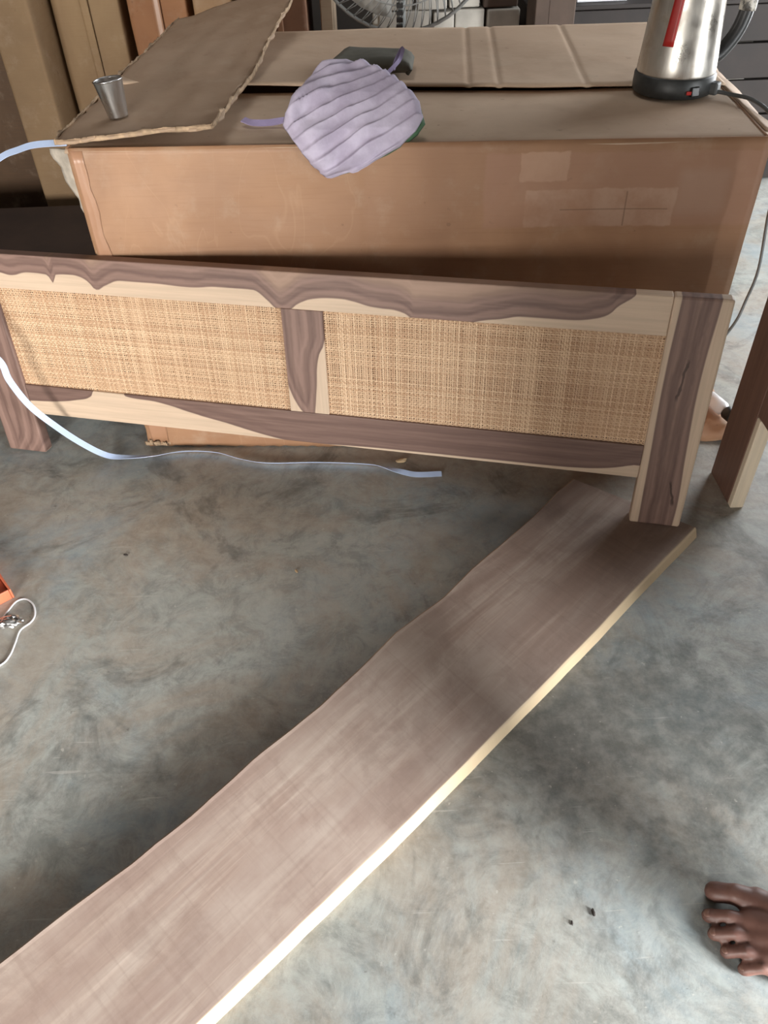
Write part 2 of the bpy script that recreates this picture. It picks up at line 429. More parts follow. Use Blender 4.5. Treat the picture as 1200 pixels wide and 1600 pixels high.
M['stile'] = mat_wood('rosewood_stile', 2, lo=[(.15, .700), (.18, .679), (.219, .664), (.25, .655), (.375, .65)], hi=[(.15, .711), (.214, .720), (.284, .729), (.306, .739), (.33, .743), (.375, .742)], seed=5.2)
box('post', (0, PW, 0, TH, 0, HH), M['post_l'], hb, .004)
box('post', (W - PW, W, 0, TH, 0, HH), M['post_r'], hb, .004)
box('top_rail', (PW, W - PW, .0008, TH - .001, RT, HH - .0005), M['top_rail'], hb, .002)
box('bottom_rail', (PW, W - PW, .0008, TH - .001, RB0, RB1), M['bottom_rail'], hb, .002)
box('stile', (SX0, SX1, .0012, TH - .002, RB1, RT), M['stile'], hb, .0015)

# woven cane: every strand is a ribbon passing over and under
t = NT('cane_strand', .5); P = t.coord()
vc = t.n('ShaderNodeAttribute', attribute_name='tone').outputs['Fac']
c = t.mix(vc, lin(174, 134, 100), lin(228, 198, 164))
c = t.mix(t.math('MULTIPLY', t.smooth(t.noise(P, 7, 4, .6), .5, .7), .22), c, lin(178, 132, 96))
t.color(c); M['cane'] = t.m
def cane(x0, x1, z0, z1, seed):
    rnd = random.Random(seed)
    pitch = 0.0042; yc = 0.0065; amp = 0.0007; V, F, tone = [], [], []
    nx = int((x1 - x0) / pitch); nzc = int((z1 - z0) / pitch)
    px = (x1 - x0) / nx; pz = (z1 - z0) / nzc
    def strand(fixed, n, step, start, vertical, par):
        w = px * (rnd.uniform(.54, .82) if rnd.random() < .9 else rnd.uniform(.38, .54)) * .5
        jit = rnd.uniform(-.0004, .0004); tn = rnd.uniform(.15, .85)
        base = len(V); ph = rnd.uniform(0, 6)
        for i in range(n + 1):
            q = start + i * step; sgn = 1 if (i + par) % 2 else -1
            y = yc - sgn * amp * (1 if vertical else -1)
            f = fixed + jit + .00035 * math.sin(q * 19 + ph)
            for s in (-1, 1):
                V.append((f + s * w, y, q) if vertical else (q, y, f + s * w)); tone.append(tn)
        for i in range(n):
            b = base + 2 * i; F.append((b, b + 1, b + 3, b + 2))
    for i in range(nx):
        strand(x0 + (i + .5) * px, nzc, pz, z0, True, i)
    for j in range(nzc):
        strand(z0 + (j + .5) * pz, nx, px, x0, False, j)
    o = from_data('cane_panel', V, F, M['cane'], hb)
    a = o.data.attributes.new('tone', 'FLOAT', 'POINT'); a.data.foreach_set('value', tone)
    s = o.modifiers.new('thickness', 'SOLIDIFY'); s.thickness = .0007; s.offset = 0
    o['label'] = 'honey-coloured woven cane panel'
    return o
cane(PW - .002, SX0 + .002, RB1 - .002, RT + .002, 1)
cane(SX1 - .002, W - PW + .002, RB1 - .002, RT + .002, 2)

# ================================================================== plank
PT = 0.021          # the board is twisted: right edge on the floor, left edge lifting towards the camera
pl = [(0.376, 1.191), (0.337, 1.154), (0.305, 1.114), (0.231, 1.031), (0.151, 0.945), (0.089, 0.868), (0.013, 0.803), (-0.049, 0.731), (-0.105, 0.671), (-0.192, 0.591), (-0.269, 0.51), (-0.34, 0.446), (-0.406, 0.391), (-0.466, 0.339), (-0.594, 0.228), (-0.723, 0.116)]
pr = [(.577, 1.047), (.436, .911), (.336, .811), (.179, .661), (.074, .56), (-.018, .473), (-.1, .399), (-.174, .331), (-.234, .277), (-.40, .125), (-.64, -.095)]
d = (Vector(pl[-1]) - Vector(pl[0])).normalized()           # plank's long direction, towards the camera
org = (Vector(pl[0]) + Vector(pr[0])) / 2
ang = math.atan2(d.y, d.x)
def loc2(p):
    q = Vector(p) - org; return (q.dot(d), q.dot(Vector((-d.y, d.x))))
PL = sorted(loc2(p) for p in pl); PR = sorted(loc2(p) for p in pr)
def interp(L, x):
    if x <= L[0][0]: return L[0][1]
    for (a, b), (c_, e) in zip(L, L[1:]):
        if x <= c_: return b + (e - b) * (x - a) / (c_ - a)
    return L[-1][1]
x_end = 1.62; N = 90
V, F, rim = [], [], []
# local: +y is to the right of travel direction's left side; left edge of the photo lies at one sign, right edge at the other
yl0, yr0 = PL[0][1], PR[0][1]
for i in range(N + 1):
    f = i / N
    xl = PL[0][0] + f * (x_end - PL[0][0]); xr = PR[0][0] + f * (x_end - PR[0][0])
    yl = interp(PL, xl) + .0012 * nz(xl, 1, 0, 25); yr = interp(PR, xr) + .0008 * nz(xr, 9, 0, 25)
    sg = 1 if yl > yr else -1
    sec = []
    def at(u): return (xl + (xr - xl) * u, yl + (yr - yl) * u)
    a0 = at(0); a1 = at(1); b0 = at(.035); b1 = at(.965); m = at(.5)
    bow = .0
    tt = min(1, max(0, (xl - PL[0][0] - .05) / .45)); PTL = .030 + .030 * tt * tt * (3 - 2 * tt); lo = PTL - PT
    sec = [(a0[0], a0[1], lo, .4), (a0[0], a0[1], PTL - .002, .7), (a0[0], a0[1] - sg * .003, PTL, .65), (b0[0], b0[1], PTL - .035 * lo, .3), (m[0], m[1], (PT + PTL) / 2, 0), (b1[0], b1[1], PT + .035 * lo, .25), (a1[0], a1[1] + sg * .002, PT, .8),
           (a1[0], a1[1] - sg * .001, PT - .003, 1), (a1[0], a1[1] - sg * .006, .001, 1), (a1[0], a1[1] - sg * .006, 0, 1)]
    for q in sec: V.append(q[:3]); rim.append(q[3])
K = 10
for i in range(N):
    for k in range(K):
        F.append((i * K + k, i * K + (k + 1) % K, (i + 1) * K + (k + 1) % K, (i + 1) * K + k))
F.append(tuple(range(K - 1, -1, -1))); F.append(tuple(N * K + k for k in range(K)))
plank = from_data('wooden_plank', V, F, M['plank'])
bm = bmesh.new(); bm.from_mesh(plank.data); bmesh.ops.recalc_face_normals(bm, faces=bm.faces); bm.to_mesh(plank.data); bm.free()
a = plank.data.attributes.new('rim', 'FLOAT', 'POINT'); a.data.foreach_set('value', rim)
plank.location = (org.x, org.y, 0.0); plank.rotation_euler = (0, 0, ang)
tag(plank, 'long weathered brown wooden plank with pale edge lying diagonally across the floor', 'plank')

# ================================================================== big carton
BL, BD, BH = 1.152, 0.80, 0.6236
carton = empty('carton', (-0.508, 1.393, 0)); carton.rotation_euler = (0, 0, R(-4.1))
tag(carton, 'big worn brown carton with torn top flaps, carrying the kettle and lavender cloth', 'carton')
def dent(x, z, s=1.0):
    return s * (.007 * nz(x, z, 1, 3.0) + .0028 * nz(x, z, 2, 9) + .0012 * abs(nz(x, z, 5, 22)))
def front(u, v):
    x = u * BL; z = v * BH
    y = dent(x, z) * min(1, 6 * min(v, 1 - v) + .15) + .004
    y += .004 * math.exp(-((x - .50) / .006) ** 2)                       # long vertical crease
    e = .006 * nz(z, 3, 0, 30) if u in (0, 1) else 0
    if u == 0: x += abs(e) + .004 * (z > .3)
    if v == 0: z += .010 * abs(nz(x, 0, 0, 40)) 
    return (x, max(y, 0.0005), z)
sheet('front_panel', 96, 52, front, .004, M['card_front'], carton, offset=1)
sheet('back_panel', 20, 12, lambda u, v: (u * BL, BD - .002 + dent(u * BL, v * BH, .4), v * BH), .004, M['card'], carton)
sheet('side_panel', 24, 16, lambda u, v: (.006 + .5 * dent(u, v * BH), .006 + u * (BD - .01), v * BH), .004, M['card'], carton)
sheet('side_panel', 24, 16, lambda u, v: (BL - .004 + .5 * dent(u, v + 3), .006 + u * (BD - .01), v * BH), .004, M['card'], carton)
# top flaps: front half lies flat, rear half rides a little higher
def fflap(u, v):
    x = u * BL; y = v * .305
    z = BH - .004 + .004 * nz(x, y, 0, 4) - .003 * math.exp(-((x - .95) / .25) ** 2) * v + .003
    if v > .9: y += .006 * nz(x, 7, 0, 8)
    if v == 0: z -= .004; y -= 0.0
    return (x, y, min(z, BH + .004))
sheet('top_flap', 80, 20, fflap, .004, M['card_dust'], carton)
def rflap(u, v):
    x = u * BL; y = .288 + v * (BD - .288)
    lift = .024 * (1 - u) ** 1.4 * (1 - v) ** 1.2 + .005
    z = BH + lift + .003 * nz(x, y, 4, 4)
    for cx in (.685, .742, .905): z -= .0022 * math.exp(-((x - cx - .02 * (y - .5)) / .0045) ** 2)
    if v < .04: y += .008 * nz(x, 3, 0, 7)
    return (x, y, z)
sheet('top_flap', 260, 24, rflap, .004, M['card_dust'], carton)
# left end flap, torn all round, folded over and tilting up at its free edge
def lflap(u, v):
    # u: from hinge to free edge, v: from front to rear
    fw = .262 + .035 * v
    x = .0 + u * fw + .02 * (v - .5) * (1 - u) + (.010 * nz(v * 3, 1, 0, 9) if u == 1 else 0) + (.010 * nz(v * 3, 5, 0, 12) if u == 0 else 0)
    y = -.006 + v * (.80 + .10 * u) - .02 * u * (1 - v) + (.006 * nz(u * 2, 2, 0, 14) if v in (0, 1) else 0)
    z = BH + .012 + .026 * u * (1 - v) ** 2 + .060 * u * v ** 1.3 + .006 * math.sin(u * 3 + v * 4) * u + .024 * v
    z += .004 * nz(u, v, 0, 6)
    return (x, y, z)
sheet('end_flap', 30, 60, lflap, .005, M['card_in'], carton)
def ragged(name, pts, w, mat, parent, seed, n=70, lift=.010):
    """a fringe of torn paper along a polyline"""
    rnd = random.Random(seed); P = spline(pts, 12); V, F = [], []
    for i, p in enumerate(P):
        a = .25 + .9 * max(0, nz(i * .11, seed * 3.1, 0, 2.3)) + .25 * rnd.random()
        o = Vector((nz(i * .2, 1, seed, 1), nz(i * .2, 5, seed, 1), .3 + .5 * nz(i * .3, 9, seed, 1))) * w * a
        V += [p + Vector((0, 0, .001)), p + o + Vector((0, 0, lift * a * .3)), p - Vector((0, 0, .0055)) + o * .3]
    for i in range(len(P) - 1):
        b = 3 * i; F += [(b, b + 3, b + 4, b + 1), (b + 1, b + 4, b + 5, b + 2)]
    o = from_data(name, V, F, mat, parent, True)
    s = o.modifiers.new('thickness', 'SOLIDIFY'); s.thickness = .0012
    return o
ragged('torn_edge', [lflap(1, v / 10) for v in range(11)], .012, M['paper'], carton, 1)
ragged('torn_edge', [lflap(0, v / 10) for v in range(11)], .014, M['paper'], carton, 2)
ragged('torn_edge', [lflap(u / 6, 0) for u in range(7)], .006, M['paper'], carton, 3)
ragged('torn_edge', [Vector((.006, .002, z)) for z in (.60, .45, .30, .15, .0)], .010, M['paper'], carton, 5)
ragged('torn_edge', [Vector((x, -.002, .010)) for x in (-.005, .01, .03, .05)], .022, M['paper'], carton, 6, lift=.02)
# tufts at flap corners
ragged('torn_edge', [Vector(lflap(1, 1)) + Vector((q * .012, -q * .006, q * .006)) for q in range(3)], .026, M['paper'], carton, 8, lift=.02)
# corner flap hanging down at the left front corner
def hang(u, v):
    x = -.040 + .050 * u + .046 * v ** 1.1 + .005 * nz(v, 1, 0, 9); z = .612 - v * .155 + .006 * u
    return (x, .012 + .03 * (1 - u) + .004 * nz(v, u, 0, 8), z)
sheet('corner_flap', 6, 20, lambda u, v: (hang(u * (1 - .6 * v), v)), .004, M['greypaper'], carton)
def cornertape(u, v):
    z = .619 - v * .61; w = .018 + .030 * abs(nz(v * 2, 4, 0, 3)) + .03 * (v > .45) * (v - .45)
    x = .010 + u * w
    return (x, front(x / BL, z / BH)[1] - .0048 - .0012 * abs(nz(v * 6, u, 0, 7)), z)
sheet('corner_tape', 8, 30, cornertape, .0005, M['tape'], carton, offset=1)
# right end flap, torn and spread outwards
def rfl(u, v):
    y = .03 + v * .70
    x = BL - .002 + u * (.085 + .03 * nz(v * 3, 0, 0, 5)); z = BH + .002 - .07 * u * u - .01 * u + .012 * nz(u, v, 2, 7) * u
    return (x, y + .02 * u * nz(v, 0, 0, 3), z)
sheet('end_flap', 12, 30, rfl, .004, M['card_in'], carton)
ragged('torn_edge', [rfl(1, v / 8) for v in range(9)], .02, M['paper'], carton, 9)
# floor flap peeping out at the right foot of the carton
sheet('bottom_flap', 8, 10, lambda u, v: (BL - .01 + u * .12, .02 + v * .2, .006 + .01 * u * abs(nz(u, v, 1, 5))), .004, M['card'], carton)

# ================================================================== lavender cloth
prof = [(1.335, .50), (1.33, .61), (1.345, .65), (1.39, .69), (1.46, .718), (1.54, .73), (1.63, .72), (1.72, .68), (1.76, .64)]
psl = [0]
for a, b in zip(prof, prof[1:]): psl.append(psl[-1] + math.hypot(b[0] - a[0], b[1] - a[1]))
def onprof(s):
    s = max(0, min(psl[-1] - 1e-6, s))
    for i in range(len(prof) - 1):
        if s <= psl[i + 1]:
            t = (s - psl[i]) / (psl[i + 1] - psl[i]); a, b = prof[i], prof[i + 1]
            return a[0] + t * (b[0] - a[0]), a[1] + t * (b[1] - a[1])
outline = [(-.138, .172), (-.125, .202), (-.106, .262), (-.075, .296), (-.033, .31), (-.006, .302), (.03, .274), (.06, .241), (.083, .204), (.089, .173), (.076, .148), (.05, .124), (.013, .106), (-.019, .087), (-.056, .081), (-.075, .076), (-.092, .092), (-.106, .115), (-.124, .144)]
ol = [Vector((q[0], q[1], 0)) for q in outline]
dense = []
for i in range(len(ol)):
    for k in range(11): dense.append(ol[i].lerp(ol[(i + 1) % len(ol)], k / 11))
cen = Vector((-.022, .185, 0))
t = NT('lavender_cotton', .9); P = t.coord()
n1 = t.noise(P, 22, 4, .6)
lav = t.mix(t.smooth(n1, .3, .7), lin(176, 166, 188), lin(204, 196, 216))
thr = t.noise(t.mapping(P, scale=(300, 300, 300)), 1, 2)
t.color(lav); t.bump(thr, .25, .001); M['lav'] = t.m
M['green'] = mat_plain('dull_green_lining', (82, 118, 88), .85, var=.1)
M['lavdark'] = mat_plain('purple_cotton_tape', (168, 156, 196), .85, var=.08)
cloth = empty('pleated_cloth', (-.03, 1.42, .628)); off = -Vector(cloth.location)
tag(cloth, 'crumpled lavender pleated cloth with green lining draped over the carton edge', 'cloth')
def cloth_mesh(name, grow, sink, mat, pleats=True, shift=(0, 0)):
    rings = 64; V, F = [], []; n = len(dense)
    for r in range(rings + 1):
        f = r / rings
        for q in dense:
            p = cen.lerp(q, f * grow); x = p.x + shift[0] * f; s = p.y + shift[1] * f
            y, z = onprof(s)
            h = 0.0
            # pleats run diagonally: across-coordinate
            ac = (-.45 * x + .89 * (s - .18)) ; al = .89 * x + .45 * (s - .18)
            if pleats:
                ph = ac / .0215 + .55 * nz(al, ac, 0, 9) + .12 * nz(al, ac, 8, 25)
                fr = ph - math.floor(ph)
                h += .0085 * (fr ** 1.5 if fr < .9 else (1 - fr) * 10 * .9 ** 1.5) * (.35 + .65 * max(0, min(1, .6 + 1.6 * nz(al, ac, 4, 12))))
                h += .006 * nz(x, s, 0, 14) + .0022 * nz(x, s, 5, 45)
                if x < -.06: h += .02 * nz(x, s, 9, 24) * min(1, (-.06 - x) / .05)
            edge = max(0, (f - .86) / .14)
            ya, za = onprof(s - .02); yb, zb = onprof(s + .02); tl = math.hypot(yb - ya, zb - za) or 1
            ny, nzz = -(zb - za) / tl, (yb - ya) / tl; hh = h - sink - .012 * edge ** 2
            V.append(Vector((x, y + ny * hh, z + nzz * hh)) + off)
    for r in range(rings):
        for k in range(n):
            F.append((r * n + k, r * n + (k + 1) % n, (r + 1) * n + (k + 1) % n, (r + 1) * n + k))
    # tuck underneath: skirt that falls back to the carton
    b = len(V)
    for k, q in enumerate(dense):
        p = V[rings * n + k] - off
        for m, (g, zz) in enumerate(((.93, .5), (.80, 1.0))):
            x = cen.x + (p.x - cen.x) * g; y0 = 1.42; y = y0 + (p.y - y0) * g if p.y > 1.372 else p.y + .004 * m
            tz = .632 if p.y > 1.372 else p.z - .004
            V.append(Vector((x, y, p.z + (tz - p.z) * zz)) + off)
    for k in range(n):
        k2 = (k + 1) % n
        F.append((rings * n + k, rings * n + k2, b + 2 * k2, b + 2 * k)); F.append((b + 2 * k, b + 2 * k2, b + 2 * k2 + 1, b + 2 * k + 1))
    o = from_data(name, V, F, mat, cloth, True)
    return o
cloth_mesh('outer_fabric', 1.0, 0.0, M['lav'])
cloth_mesh('lining', 1.0, .012, M['green'], False, (.004, -.003))
def ribbon(name, pts, w, th, mat, parent=None, nrm=None, per=8):
    """flat band; nrm(i/n) gives the band's face normal"""
    P = spline(pts, per); V, F = [], []; n = len(P)
    for i, p in enumerate(P):
        tg = (P[min(i + 1, n - 1)] - P[max(i - 1, 0)]).normalized()
        nn = Vector(nrm(i / (n - 1))) if nrm else Vector((0, 0, 1))
        s = tg.cross(nn); s.normalize(); nn = s.cross(tg).normalized()
        ww = w(i / (n - 1)) if callable(w) else w
        for sx, sy in ((-1, -1), (1, -1), (1, 1), (-1, 1)): V.append(p + s * sx * ww / 2 + nn * sy * th / 2)
    for i in range(n - 1):
        for k in range(4): F.append((i * 4 + k, i * 4 + (k + 1) % 4, i * 4 + 4 + (k + 1) % 4, i * 4 + 4 + k))
    F.append((3, 2, 1, 0)); F.append(tuple((n - 1) * 4 + k for k in range(4)))
    return from_data(name, V, F, mat, parent, False)
O = lambda L: [Vector(q) + off for q in L]
ribbon('tie', O([(-.105, 1.43, .648), (-.145, 1.458, .635), (-.171, 1.462, .631), (-.199, 1.466, .631), (-.217, 1.482, .632)]), .012, .002, M['lavdark'], cloth, nrm=lambda t: (.2, -.6, .8))
ribbon('tie', O([(.03, 1.60, .66), (.052, 1.625, .672), (.064, 1.645, .68), (.069, 1.655, .694), (.058, 1.645, .680), (.050, 1.62, .668)]), .007, .002, M['lavdark'], cloth, nrm=lambda t: (.3, -.9, .3))

# flat grey-green pouch lying behind the cloth
def pouch(u, v):
    P4 = [Vector((-.082, 1.70, 0)), Vector((.088, 1.675, 0)), Vector((.098, 1.775, 0)), Vector((-.045, 1.84, 0))]
    p = P4[0].lerp(P4[1], u).lerp(P4[3].lerp(P4[2], u), v)
    e = min(u, 1 - u, v, 1 - v)
    return (p.x, p.y, .652 + .018 * min(1, e / .14) ** .5 + .003 * nz(p.x, p.y, 0, 18))
M['olive'] = mat_plain('grey_green_canvas', (98, 97, 88), .85, var=.12, bump=.2)
po = sheet('canvas_pouch', 24, 16, pouch, .016, M['olive'])
tag(po, 'flat dark grey-green pouch lying behind the lavender cloth', 'pouch')

# ================================================================== steel cup
t = NT('brushed_steel', .26); P = t.coord()
nn = t.noise(t.mapping(P, scale=(40, 40, 4)), 1, 4, .6)
t.color(t.mix(t.smooth(nn, .3, .7), (.50, .50, .50, 1), (.66, .66, .66, 1))); t.bsdf.inputs['Metallic'].default_value = 1
t.set(t.bsdf.inputs['Roughness'], t.smooth(nn, .3, .7, .22, .36)); M['steel'] = t.m
def flap_z(x, y):      # height of the torn flap under a world point
    ca, sa = math.cos(R(4.1)), math.sin(R(4.1)); dx, dy = x + .508, y - 1.393
    lx, ly = dx * ca - dy * sa, dx * sa + dy * ca
    return min(((q[0] - lx) ** 2 + (q[1] - ly) ** 2, q[2]) for q in (lflap(a / 40, b / 80) for a in range(41) for b in range(81)))[1]
cup = empty('steel_cup', (-.424, 1.462, flap_z(-.424, 1.462) + .0015)); cup.rotation_euler = (R(-2), R(-5), 0); cup.scale = (.92, .92, .84)
tag(cup, 'small tapered stainless steel cup standing on the torn flap of the carton', 'cup')
V, F = lathe_data([(.0015, .004), (.015, .004), (.0165, .0), (.0178, .0), (.0183, .002), (.0262, .066), (.0268, .0675), (.0262, .0685), (.0252, .0675), (.0174, .006), (.0015, .0055)], 40, False, False)
from_data('cup_wall', V, F, M['steel'], cup, True)
V, F = lathe_data([(.0262, .0655), (.0276, .067), (.0276, .0685), (.0262, .0695), (.0250, .0685), (.0252, .0655)], 40, False, False)
from_data('rolled_rim', V, F, M['steel'], cup, True)

# ================================================================== kettle
kt = empty('electric_kettle', (.560, 1.582, .6245))
tag(kt, 'dirty stainless steel electric kettle with red strip standing on the right of the carton', 'kettle')
t = NT('stained_kettle_steel', .3); P = t.coord()
st = t.noise(t.mapping(P, scale=(26, 26, 4)), 1, 5, .65, .5); bl = t.noise(P, 16, 5, .65)
c = t.mix(t.smooth(st, .35, .7), (.62, .60, .56, 1), (.42, .38, .33, 1))
c = t.mix(t.math('MULTIPLY', t.smooth(bl, .52, .72), .4), c, lin(150, 130, 104)); t.color(c)
t.bsdf.inputs['Metallic'].default_value = .92; t.set(t.bsdf.inputs['Roughness'], t.smooth(bl, .3, .7, .22, .5)); t.bump(bl, .05, .001); M['ksteel'] = t.m
M['kbase'] = mat_plain('grimy_dark_plastic', (58, 60, 60), .45, var=.25, scale=40)
V, F = lathe_data([(.066, 0), (.0715, .003), (.0722, .014), (.0715, .030), (.068, .034), (.03, .034)], 56, True, False); from_data('base_ring', V, F, M['kbase'], kt, True)
V, F = lathe_data([(.05, .031), (.0682, .031), (.0690, .036), (.0680, .05), (.0640, .10), (.0600, .15), (.0565, .19), (.0560, .196), (.052, .198)], 56, False, True); from_data('steel_body', V, F, M['ksteel'], kt, True)
V, F = lathe_data([(.053, .196), (.0535, .204), (.048, .212), (.02, .217), (.016, .224), (.019, .232), (.012, .238), (.001, .239)], 40, True, True); from_data('lid', V, F, M['kbase'], kt, True)
# spout on the left-hand side
V, F = [], []
for i in range(7):
    z = .145 + .052 * i / 6; r = .0605 - .004 * i / 6; ext = .004 + .032 * (i / 6) ** 1.3; wa = .32
    for k in range(9):
        a = math.pi + (k / 8 - .5) * 2 * wa; b = 1 - abs(k / 8 - .5) * 2
        rr = r - .002 + ext * b; V.append((rr * math.cos(a), rr * math.sin(a), z))
for i in range(6):
    for k in range(8): F.append((i * 9 + k, i * 9 + k + 1, i * 9 + 10 + k, i * 9 + 9 + k))
o = from_data('spout', V, F, M['ksteel'], kt, True); o.modifiers.new('thickness', 'SOLIDIFY').thickness = .0015
# red strip running up the body
ka = math.radians(233)
V, F = [], []
for i in range(11):
    z = .083 + .105 * i / 10; r = .0655 - (z - .083) * .083 + .0018
    for k in range(5):
        a = ka + (k / 4 - .5) * .26 + .10 * i / 10; V.append((r * math.cos(a), r * math.sin(a), z))
for i in range(10):
    for k in range(4): F.append((i * 5 + k, i * 5 + k + 1, i * 5 + 6 + k, i * 5 + 5 + k))
o = from_data('red_strip', V, F, M['red'], kt, True); s = o.modifiers.new('thickness', 'SOLIDIFY'); s.thickness = .006; s.offset = 0
# handle
hp = spline([(.060, .010, .046), (.078, .012, .055), (.100, .014, .085), (.110, .015, .120), (.108, .015, .155), (.092, .013, .185), (.056, .008, .194)], 6)
V, F = tube_data(hp, [.0125 if i < 30 else .011 for i in range(len(hp))], 12); h_ = from_data('handle', V, F, M['black'], kt, True)
t = NT('worn_silver_paint', .45); P = t.coord(); t.color(t.mix(t.smooth(t.noise(P, 60, 5, .7), .42, .58), lin(70, 66, 62), lin(186, 180, 170))); M['worn'] = t.m
gp = hp[18:30]; V, F = tube_data(gp, .0145, 12); from_data('grip', V, F, M['worn'], h_, True)
# switch on base and its red pilot lamp
o = box('switch', (-.008, .008, -.006, .006, 0, .016), M['black'], kt, .002); o.location = (.016, -.0705, .006); o.rotation_euler = (R(-10), 0, R(12))
o2 = box('pilot_lamp', (-.005, .005, -.002, .002, 0, .006), M['red'], kt, .001); o2.location = (.006, -.0735, .010)
o = box('plug_socket', (-.012, .012, -.010, .010, 0, .02), M['darkgrey'], kt, .003); o.location = (.056, -.045, .003); o.rotation_euler = (0, 0, R(-40))
kl = Vector(kt.location)
cp = spline([Vector(q) - kl for q in [(.612, 1.535, .634), (.64, 1.515, .632), (.668, 1.47, .632), (.688, 1.42, .615), (.715, 1.40, .56), (.765, 1.45, .46), (.808, 1.56, .41), (.818, 1.60, .383), (.833, 1.60, .256), (.826, 1.60, .181), (.816, 1.60, .126), (.80, 1.63, .05), (.80, 1.70, .005), (.86, 1.85, .005)]], 6)
V, F = tube_data(cp, .0034, 8); from_data('power_cord', V, F, M['darkgrey'], kt, True)

# ================================================================== packing strap
sp = [(-.500, 1.396, .632), (-.553, 1.398, .630), (-.585, 1.398, .623), (-.62, 1.398, .611), (-.68, 1.385, .575), (-.735, 1.36, .50), (-.757, 1.33, .41), (-.742, 1.312, .33), (-.71, 1.31, .275), (-.707, 1.31, .233), (-.690, 1.313, .173), (-.662, 1.322, .118), (-.628, 1.338, .058),
      (-.590, 1.352, .012), (-.546, 1.349, .007), (-.491, 1.35, .007), (-.423, 1.359, .008), (-.353, 1.35, .008), (-.295, 1.324, .007), (-.239, 1.308, .007), (-.131, 1.303, .007), (-.023, 1.289, .007), (.03, 1.269, .005), (.069, 1.256, .003), (.122, 1.255, .003)]
def snrm(t):
    A, B, C_ = Vector((-.1, -.55, .8)), Vector((.55, -.75, .35)), Vector((0, .70, .72))
    if t < .30: return A
    if t < .40: return A.lerp(B, (t - .30) / .1)
    if t < .52: return B
    if t < .66: return B.lerp(Vector((0, .1, 1)), (t - .52) / .07) if t < .59 else Vector((0, .1, 1)).lerp(C_, (t - .59) / .07)
    if t < .88: return C_
    return C_.lerp(Vector((0, -.3, .9)), min(1, (t - .88) / .05))
st_o = ribbon('packing_strap', sp, lambda t: .0125, .0009, M['strap'], nrm=snrm, per=10)
tag(st_o, 'pale blue plastic packing strap curling from the carton corner onto the floor', 'strap')

# ================================================================== bed post with rail at right
bp = empty('bed_post', (.6830, 1.174, 0))
tag(bp, 'dark wooden bed post with a brightly lit pale edge standing at the right edge of frame', 'bed post')
M['post2'] = mat_wood('dark_rosewood_post', 2, lo=[(-.01, -.4), (.9, -.4)], hi=[(-.01, .4), (.9, .4)], seed=7.7, bands=True, dark=(92, 66, 56), mid=(128, 98, 84))
# narrow face: cream edge paled further to stand in for strong daylight on it
box('dark_board', (-.0135, .0125, -.040, .055, 0, .62), M['post2'], bp, .002)
M['daylit_edge'] = mat_wood('daylit_pale_edge', 2, lo=[(-.01, .6), (.9, .6)], seed=8.1, sap=(236, 220, 196))
box('pale_edge', (-.0130, .0125, -.055, -.0402, 0, .205), M['daylit_edge'], bp, .002)
box('rail', (-.0130, .0120, -.36, -.0402, .207, .29), M['post2'], bp, .002)

# ================================================================== standing cartons behind at the left
CD = [  # x0, x1, front y, depth, height, colours, label
    (-1.62, -1.075, 2.78, .40, 1.5, (112, 86, 62), (96, 72, 52), 'dim brown tall carton at the far left edge of the photo'),  # darker colours stand in for a face in shade
    (-1.050, -.932, 2.60, .50, 1.5, (168, 138, 102), (150, 122, 90), 'narrow tan upright carton at the top left, leftmost lit one'),
    (-.922, -.724, 2.76, .36, 1.5, (176, 146, 108), (156, 126, 92), 'khaki upright carton behind the steel cup'),
    (-.697, -.524, 2.76, .36, 1.5, (186, 132, 90), (168, 116, 78), 'orange-brown upright carton behind the torn flap'),
    (-.506, -.392, 2.76, .36, 1.5, (184, 148, 110), (166, 130, 94), 'pale brown slim upright carton touching the orange-brown one'),
    (-.334, -.170, 2.76, .36, 1.5, (170, 124, 94), (150, 106, 80), 'reddish brown upright carton left of the fan'),
    (-.132, -.094, 2.80, .36, 1.3, (188, 166, 140), (176, 150, 124), 'thinnest pale upright carton, right beside the fan'),
]
for i, (x0, x1, y0, dp, ht, ca, cb, lb) in enumerate(CD):
    m = mat_card('upright_cardboard_%d' % i, tuple(.88 * q for q in ca), tuple(.86 * q for q in cb), dust=.3, seed=i * 1.9)
    root = empty('upright_carton', ((x0 + x1) / 2, y0, 0)); hw = (x1 - x0) / 2
    tag(root, lb, 'carton', 'cartons standing upright at the back')
    bm = box_bm(-hw, hw, 0, dp, 0, ht); bmesh.ops.subdivide_edges(bm, edges=bm.edges[:], cuts=10, use_grid_fill=True)
    for v in bm.verts:
        v.co.x += .006 * nz(v.co.z, v.co.y, i, 3); v.co.y += .008 * nz(v.co.z, v.co.x, i + 9, 4)
    from_bm('carton_body', bm, m, root, True).modifiers.new('edges', 'BEVEL').width = .004
    if hw > .07:
        tp = M['tape'] if i % 2 else m
        sheet('seam_flap', 4, 20, lambda u, v: (hw * (-.12 + .24 * u), -.010 - .003 * abs(nz(v, u, i, 6)), .02 + v * (ht - .04)), .002, tp, root)

